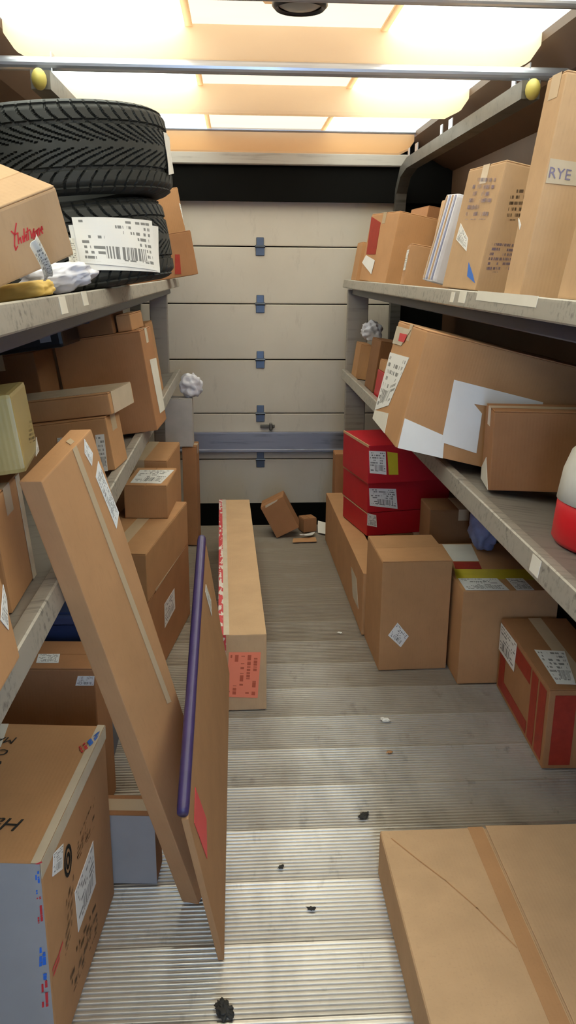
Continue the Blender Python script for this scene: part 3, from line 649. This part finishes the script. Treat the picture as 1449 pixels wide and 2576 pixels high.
# ---- right lower shelf
B('S1', 'RM', (0.120, 2.598, 0.027, -1.5, 0.563, 0.501, 0.342, 0, 5.0), 'kraft', 'big tilted carton with blank white papers on the lower right shelf', flaps=('x', 0.5)); b = 'S1'
Q(b, 'n', [(1000, 1128), (1108, 1172), (1118, 1096), (1018, 1052)], 'paper', 'paper_sheet'); Q(b, 'n', [(1110, 1112), (1198, 1140), (1212, 1040), (1142, 955)], 'paper', 'paper_sheet', off=0.0018)
Q(b, 'n', [(1142, 955), (1150, 1010), (1360, 1040), (1366, 1012)], 'paper', 'paper_sheet', off=0.0012)
Q(b, 'l', [(978, 1020), (942, 1030), (972, 880), (1030, 900)], 'shipping_label', 'shipping_label'); Q(b, 'l', [(968, 1090), (934, 1062), (942, 1030), (978, 1040)], 'paper_warm', 'paper_strip')
Q(b, 'l', [(1010, 870), (985, 862), (994, 818), (1035, 830)], 'tape_clear', 'tape', off=0.001); Q(b, 'l', [(1018, 862), (1004, 858), (1008, 838), (1026, 842)], 'red_ink', 'red_mark', off=0.002)
B('S2', 'RM', (0.207, 2.191, 0.028, -8.7, 0.281, 0.151, 0.215, 0, -8.0), 'kraft_dark', 'brown carton in front of the big tilted carton', flaps=('x', 0.5)); Q('S2', 'l', [(1228, 1235), (1196, 1200), (1194, 1145), (1224, 1150)], 'paper_warm', 'white_label')
B('S4', 'RM', (0.182, 3.72, 0.001, 0, 0.30, 0.46, 0.125), 'red_card', 'red box on the lower right shelf behind the tilted carton', name='red_box', flaps=None)
B('S5', 'RM', (0.185, 3.72, 0.127, 2, 0.29, 0.44, 0.05), 'kraft', 'flat tan carton lying on the red box', name='flat_box')
B('S6', 'RM', (0.19, 4.17, 0.001, 0, 0.30, 0.26, 0.25), 'kraft_deep', 'dark carton towards the rear of the lower right shelf')
B('S7', 'RM', (0.060, 4.66, 0.001, 0, 0.06, 0.18, 0.19), 'kraft', 'slim tan carton at the rear end of the lower right shelf', tape=False)
B('S8', 'RM', (0.112, 4.50, 0.001, 0, 0.028, 0.20, 0.21), 'paper', 'thin white book-like box at the rear of the lower right shelf', name='white_box', flaps=None, bev=0.002)
# ---- right upper shelf
B('T6', 'RU', (0.079, 1.966, 0.002, 4.2, 0.115, 0.095, 0.468, 0, -1.7), 'kraft_light', 'tall slim carton with blue print, highest on the upper right shelf', name='tall_box', flaps=('x', 0.5))
Q('T6', 'n', [(1372, 460), (1449, 468), (1449, 408), (1384, 398)], 'tape_clear', 'tape'); text_on('T6', 'n', 'RYE', (1376, 446), (1449, 456), 0.022, 'navy_ink'); Q('T6', 'l', [(1308, 578), (1292, 556), (1294, 550), (1312, 566)], 'paper', 'paper_tab')
B('T7', 'RU', (0.11, 1.60, 0.002, 0, 0.18, 0.14, 0.18), 'kraft_light', 'carton at the right picture edge on the upper shelf')
B('T5', 'RU', (0.170, 2.463, 0.002, 6.0, 0.303, 0.268, 0.337, 0, 1.0), 'kraft_light', 'large carton with white diamond label on the upper right shelf', flaps=('x', 0.5)); b = 'T5'
Q(b, 'l', [(1174, 632), (1148, 602), (1160, 562), (1178, 600)]); Q(b, 'l', [(1195, 712), (1176, 695), (1180, 660), (1190, 690)], 'blue_ink', 'blue_arrow')
Q(b, 'l', [(1230, 560), (1165, 560), (1195, 440), (1255, 440)], 'box_print_blue', 'printed_text', off=0.002); Q(b, 'n', [(1215, 690), (1290, 690), (1310, 610), (1235, 605)], 'box_print_blue', 'printed_text'); Q(b, 'n', [(1270, 560), (1320, 560), (1330, 470), (1285, 470)], 'box_print', 'printed_text')
B('T4', 'RU', (0.160, 2.90, 0.012, 6.8, 0.277, 0.115, 0.284, 1.7, 4.0), 'white_bag', 'flat blue-striped package wedged beside the diamond-labelled carton', name='package', cat='package', flaps=None, bev=0.012)
for k in range(4): QF('T4', 'l', (0.08 + k * 0.23, 0.18 + k * 0.23, 0.02, 0.98), ('blue_bag', 'kraft_light')[k % 2], 'stripe')
B('T2', 'RU', (0.114, 4.085, 0.002, 9.0, 0.185, 0.404, 0.315, 0, 0.5), 'kraft', 'carton with red sticker towards the rear of the upper right shelf', flaps=('x', 0.5)); b = 'T2'
Q(b, 'l', [(945, 640), (922, 640), (932, 545), (958, 560)], 'red_print', 'red_sticker'); Q(b, 'l', [(935, 690), (898, 660), (922, 642), (944, 655)], 'paper', 'white_label', off=0.002)
B('T3', 'RU', (0.30, 3.70, 0.002, 0.5, 0.155, 0.26, 0.385), 'kraft_light', 'pale carton set back behind the red-stickered carton')
B('T1', 'RU', (0.37, 4.42, 0.002, 3, 0.25, 0.34, 0.40), 'kraft_dark', 'brown carton at the very back of the upper right shelf')
B('T8', 'RU', (0.085, 4.70, 0.002, 0, 0.13, 0.20, 0.20), 'kraft', 'small tan carton at the rear end of the upper right shelf', tape=False)
B('T9', 'RU', (0.10, 3.27, 0.002, -6, 0.17, 0.14, 0.15), 'kraft', 'small carton with white label between striped package and red-stickered carton', tape=False); QF('T9', 'l', (0.2, 0.8, 0.35, 0.85), 'shipping_label', 'shipping_label')
# ---- left upper shelf
B('L1', 'LU', (-0.118, 1.507, 0.060, 34.9, 0.315, 0.210, 0.120, 22.0, -14.0), 'kraft_light', 'tipped tan carton with red handwriting on the upper left shelf', flaps=('x', 0.5), tape=False); b = 'L1'
B('L5a', 'LU', (-0.05, 4.60, 0.002, 3, 0.32, 0.20, 0.43), 'kraft', 'tall carton with white diamond label behind the tires', flaps=('x', 0.5)); Q('L5a', 'n', [(462, 560), (482, 565), (470, 512), (450, 510)])
B('L5b', 'LU', (-0.02, 4.22, 0.002, 4, 0.34, 0.22, 0.20), 'kraft_dark', 'brown carton overhanging the rear of the upper left shelf', flaps=('x', 0.5)); Q('L5b', 'n', [(440, 690), (456, 690), (452, 640), (440, 640)], 'red_print', 'red_sticker')
B('L6', 'LU', (-0.30, 3.05, 0.002, 10, 0.08, 0.10, 0.60), 'kraft_light', 'tip of a slim carton poking up behind the upper tire', tape=False)

# ------------------------------------------------------------------ tires
def tire_mesh():
    R, RI, HW = 0.325, 0.200, 0.1075
    prof = []    # (radius, axial, is_tread)
    side = [(RI, -0.078), (RI + 0.008, -0.086), (RI + 0.03, -0.098), (RI + 0.06, -0.1065), (RI + 0.085, -0.107), (RI + 0.102, -0.103), (RI + 0.114, -0.096)]
    nT = 64; tread = []
    for i in range(nT + 1):
        w = -0.092 + 0.184 * i / nT; a = abs(w) / 0.092
        tread.append((R - 0.004 * a ** 2 - 0.010 * max(0, (a - 0.86) / 0.14) ** 2, w))
    prof = [(r, z, 0) for r, z in side] + [(r, z, 1) for r, z in tread] + [(r, -z, 0) for r, z in reversed(side)] + [(RI + 0.004, 0.06, 0), (RI + 0.012, 0.0, 0), (RI + 0.004, -0.06, 0)]
    N = 760; n = len(prof); pitch = 2 * pi * R / 62; vs, fs = [], []
    for i in range(N):
        a = 2 * pi * i / N; s = a * R
        for r, z, tr in prof:
            rr = r
            if tr or (abs(z) > 0.085 and r > RI + 0.10):
                q = min(1.0, abs(z) / 0.092); off = 0.16 * (1 - q) ** 2.0 + (0 if z > 0 else pitch * 0.5)
                f = ((s - off) / pitch) % 1.0; g = min(f, 1 - f)
                wid = 0.10 if q > 0.55 else 0.13
                dep = 0.0075 if q > 0.09 else 0.0
                if g < wid: rr -= dep * min(1.0, (wid - g) / 0.05)
                if abs(q - 0.56) < 0.035 or abs(q - 0.02) < 0.0: rr -= 0.0065 if rr > r - 0.002 else 0
            vs.append((rr * cos(a), rr * sin(a), z))
    for i in range(N):
        j = (i + 1) % N
        for k in range(n): fs.append((i * n + k, j * n + k, j * n + (k + 1) % n, i * n + (k + 1) % n))
    me = bpy.data.meshes.new('tire'); me.from_pydata(vs, [], fs); me.update(); me.materials.append(MATS['rubber'])
    return me
TM_ = tire_mesh()
def tire(p, label, tilt=0.0):
    o = bpy.data.objects.new('tire', TM_); COL.objects.link(o); tag(o, label, 'tire', 'stacked tires on the upper left shelf')
    o.matrix_world = frame('LU') @ Matrix.Translation((p[0], p[1], p[2] + 0.1075)) @ Matrix.Rotation(radians(tilt), 4, 'Y') @ Matrix.Rotation(radians(p[3]), 4, 'Z'); return o
t_lo = tire((-0.155, 2.47, 0.001, 10), 'lower tire of the stack, wrapped with white shipping labels', 0.0)
t_hi = tire((-0.110, 2.46, 0.232, 33), 'upper tire of the stack, herringbone tread facing the aisle', 3.5)
def wrap(t, px, mat, name, R, n=12):
    """sheet curved around a tire's tread, corners given as photo pixels"""
    inv = t.matrix_world.inverted(); o = inv @ CAM; res = []
    for p in px:
        d = inv.to_3x3() @ ray(p); A = d.x ** 2 + d.y ** 2; Bq = o.x * d.x + o.y * d.y; C = o.x ** 2 + o.y ** 2 - R * R
        disc = Bq * Bq - A * C
        k = (-Bq - sqrt(max(0.0, disc))) / A; q = o + d * k; res.append((atan2(q.y, q.x), q.z))
    a, b, c, d = res; vs, fs, uv = [], [], []
    for side in (0, 1):
        for j in range(n + 1):
            for i in range(n + 1):
                u, v = i / n, j / n
                th = a[0] * (1 - u) * (1 - v) + b[0] * u * (1 - v) + c[0] * u * v + d[0] * (1 - u) * v
                z = a[1] * (1 - u) * (1 - v) + b[1] * u * (1 - v) + c[1] * u * v + d[1] * (1 - u) * v
                r = R + side * 0.0008 - 0.020 * max(0, (abs(z) - 0.088) / 0.02) ** 2 + 0.0015 * sin(9 * u + 5 * v); vs.append((r * cos(th), r * sin(th), z)); uv.append((u, v))
    N = (n + 1) ** 2
    for j in range(n):
        for i in range(n): k = j * (n + 1) + i; fs.append((N + k, N + k + 1, N + k + n + 2, N + k + n + 1)); fs.append((k + n + 1, k + n + 2, k + 1, k))
    mk(name, vs, fs, mat, t, uv)
wrap(t_lo, [(202, 662), (396, 682), (380, 556), (180, 546)], 'shipping_label', 'shipping_label', 0.3285)
wrap(t_lo, [(198, 680), (402, 686), (396, 570), (172, 566)], 'paper', 'paper_sheet', 0.3268)
wrap(t_lo, [(176, 676), (200, 680), (186, 600), (166, 596)], 'list_label', 'tread_label', 0.3300, 4)
wrap(t_hi, [(424, 440), (437, 436), (430, 345), (412, 332)], 'paper', 'paper_label', 0.3275, 6)

# L1 details: strap of tape over its near top edge, red marker writing
QF('L1', 't', (0.42, 0.60, 0.0, 0.45), 'paper_warm', 'tape'); QF('L1', 'n', (0.42, 0.60, 0.72, 1.0), 'paper_warm', 'tape')
strokes('L1', 'n', [[(28, 582), (36, 590), (44, 586)], [(40, 562), (36, 590), (36, 618), (39, 628), (43, 620)], [(44, 590), (46, 612)], [(46, 604), (50, 598), (53, 610)], [(56, 594), (58, 608)], [(59, 576), (61, 606)], [(61, 598), (65, 590), (67, 604)], [(68, 574), (71, 602)], [(65, 584), (74, 578)], [(76, 582), (79, 598), (84, 576), (84, 600)], [(86, 584), (88, 594), (92, 590), (91, 580), (86, 584)], [(94, 594), (93, 578), (97, 574), (99, 590)], [(101, 580), (106, 576), (104, 570), (101, 578), (106, 586)]], 'red_ink', 0.0012)

# ------------------------------------------------------------------ soft things
def lump(name, label, cat, loc, size, mat, seed, rot=(0, 0, 0), wrinkle=0.12, exps=2.6, M=None):
    bm = bmesh.new(); bmesh.ops.create_icosphere(bm, subdivisions=4, radius=1.0)
    for v in bm.verts:
        c = v.co; e = exps
        k = (abs(c.x) ** e + abs(c.y) ** e + abs(c.z) ** e) ** (-1 / e); c = c * k
        q = noise.noise(c * 2.3 + Vector((seed, seed * 2, 0))); r = abs(noise.noise(c * 5.1 + Vector((0, seed, seed))))
        c = c * (1 + wrinkle * q - wrinkle * 0.8 * r); v.co = Vector((c.x * size[0], c.y * size[1], c.z * size[2]))
    lo = min(v.co.z for v in bm.verts)
    for v in bm.verts: v.co.z = max(v.co.z - lo - size[2] * 0.12, 0)
    o = bm_obj(name, bm, mat, None, True)
    X = Matrix.Translation(loc) @ Matrix.Rotation(rot[2], 4, 'Z') @ Matrix.Rotation(rot[1], 4, 'Y') @ Matrix.Rotation(rot[0], 4, 'X')
    o.matrix_world = (M or Matrix.Identity(4)) @ X
    return tag(o, label, cat)
lump('poly_bag', 'crumpled white plastic mailer in front of the tires', 'bag', (-0.045, 1.90, 0.003), (0.080, 0.05, 0.030), 'white_bag', 3.0, (0, 0, 0.3), 0.35, 2.2, frame('LU'))
lump('padded_envelope', 'yellow padded envelope peeking out below the tipped carton', 'envelope', (-0.085, 1.66, 0.002), (0.075, 0.05, 0.016), 'yellow_envelope', 5.0, (0, 0, -0.2), 0.08, 6.0, frame('LU'))
sheet('paper_slip', 'upright white slip with print before the tipped carton', 'paper', [hy((108, 706), 1.42), hy((130, 694), 1.43), hy((92, 590), 1.31), hy((75, 620), 1.30)], 'list_label', 0.0006, 0.012)
lump('blue_bag', 'blue-grey plastic bag on the yellow-taped carton', 'bag', (1.02, 3.27, 0.379), (0.062, 0.05, 0.115), 'blue_bag', 8.0, (0, 0, 0), 0.3)
lump('poly_bag', 'small white bag on the pale grey box at the left rear', 'bag', (-0.258, 4.56, 0.833), (0.06, 0.05, 0.065), 'white_bag', 11.0, (0, 0, 0), 0.3)
lump('poly_bag', 'white bag on slim cartons at the rear of the lower right shelf', 'bag', (0.08, 4.60, 0.212), (0.055, 0.06, 0.055), 'white_bag', 14.0, (0, 0, 0), 0.3, M=frame('RM'))
def tub():
    t = empty('plastic_tub', (0.812, 1.72, 0)); z0 = ZM - tan(TM) * (0.812 - XR) + 0.002
    t.matrix_world = Matrix.Translation((0.812, 1.72, z0)) @ Matrix.Rotation(TM, 4, 'Y'); tag(t, 'red and white plastic tub at the right edge of the lower shelf', 'tub')
    lathe('base', [(0, 0.0), (0.112, 0.0), (0.12, 0.01), (0.125, 0.095), (0.121, 0.098)], 'red_plastic', t)
    lathe('cover', [(0.121, 0.094), (0.1275, 0.096), (0.127, 0.16), (0.118, 0.205), (0.095, 0.235), (0.06, 0.248), (0.0, 0.25)], 'white_plastic', t)
    vs, fs = [], []
    for i in range(9):
        a = radians(198 + i * 6)
        for z in (0.125, 0.165): vs.append((0.1283 * cos(a), 0.1283 * sin(a), z))
    for i in range(8): fs.append((2 * i, 2 * i + 2, 2 * i + 3, 2 * i + 1))
    mk('printed_text', vs, fs, 'box_print', t, [((k // 2) / 8, k % 2) for k in range(len(vs))])
tub()
# ------------------------------------------------------------------ litter on the floor
def clod(px, size, mat, label, cat='dirt', seed=1.0, flat=0.4):
    p = hz(px, 0.0)
    return lump('dirt_clump' if cat == 'dirt' else 'paper_scrap', label, cat, (p.x, p.y, -0.0005), (size * 1.25, size * 0.8, size * flat * 0.7), mat, seed, (0, 0, seed), 0.75, 1.7)
clod((565, 2545), 0.022, 'dirt', 'largest black clump of dirt on the near floor', seed=2.0)
clod((915, 2052), 0.016, 'dirt', 'dark clump of dirt beyond the creased low carton', seed=4.0, flat=0.2)
clod((783, 2285), 0.009, 'dirt', 'small dark speck in the middle of the near floor', seed=6.0, flat=0.15)
clod((708, 2180), 0.008, 'dirt', 'small dark speck on the mid floor right of the pink sticker', seed=7.0, flat=0.15)
clod((970, 1812), 0.016, 'paper', 'white paper scrap on the floor before the diamond-labelled carton', 'paper', 9.0, 0.25)
clod((855, 1592), 0.008, 'paper', 'tiny white scrap beside the slim carton', 'paper', 12.0, 0.3)
clod((980, 1893), 0.009, 'kraft', 'tan scrap on the floor nearer than the white scrap', 'paper', 13.0, 0.3)
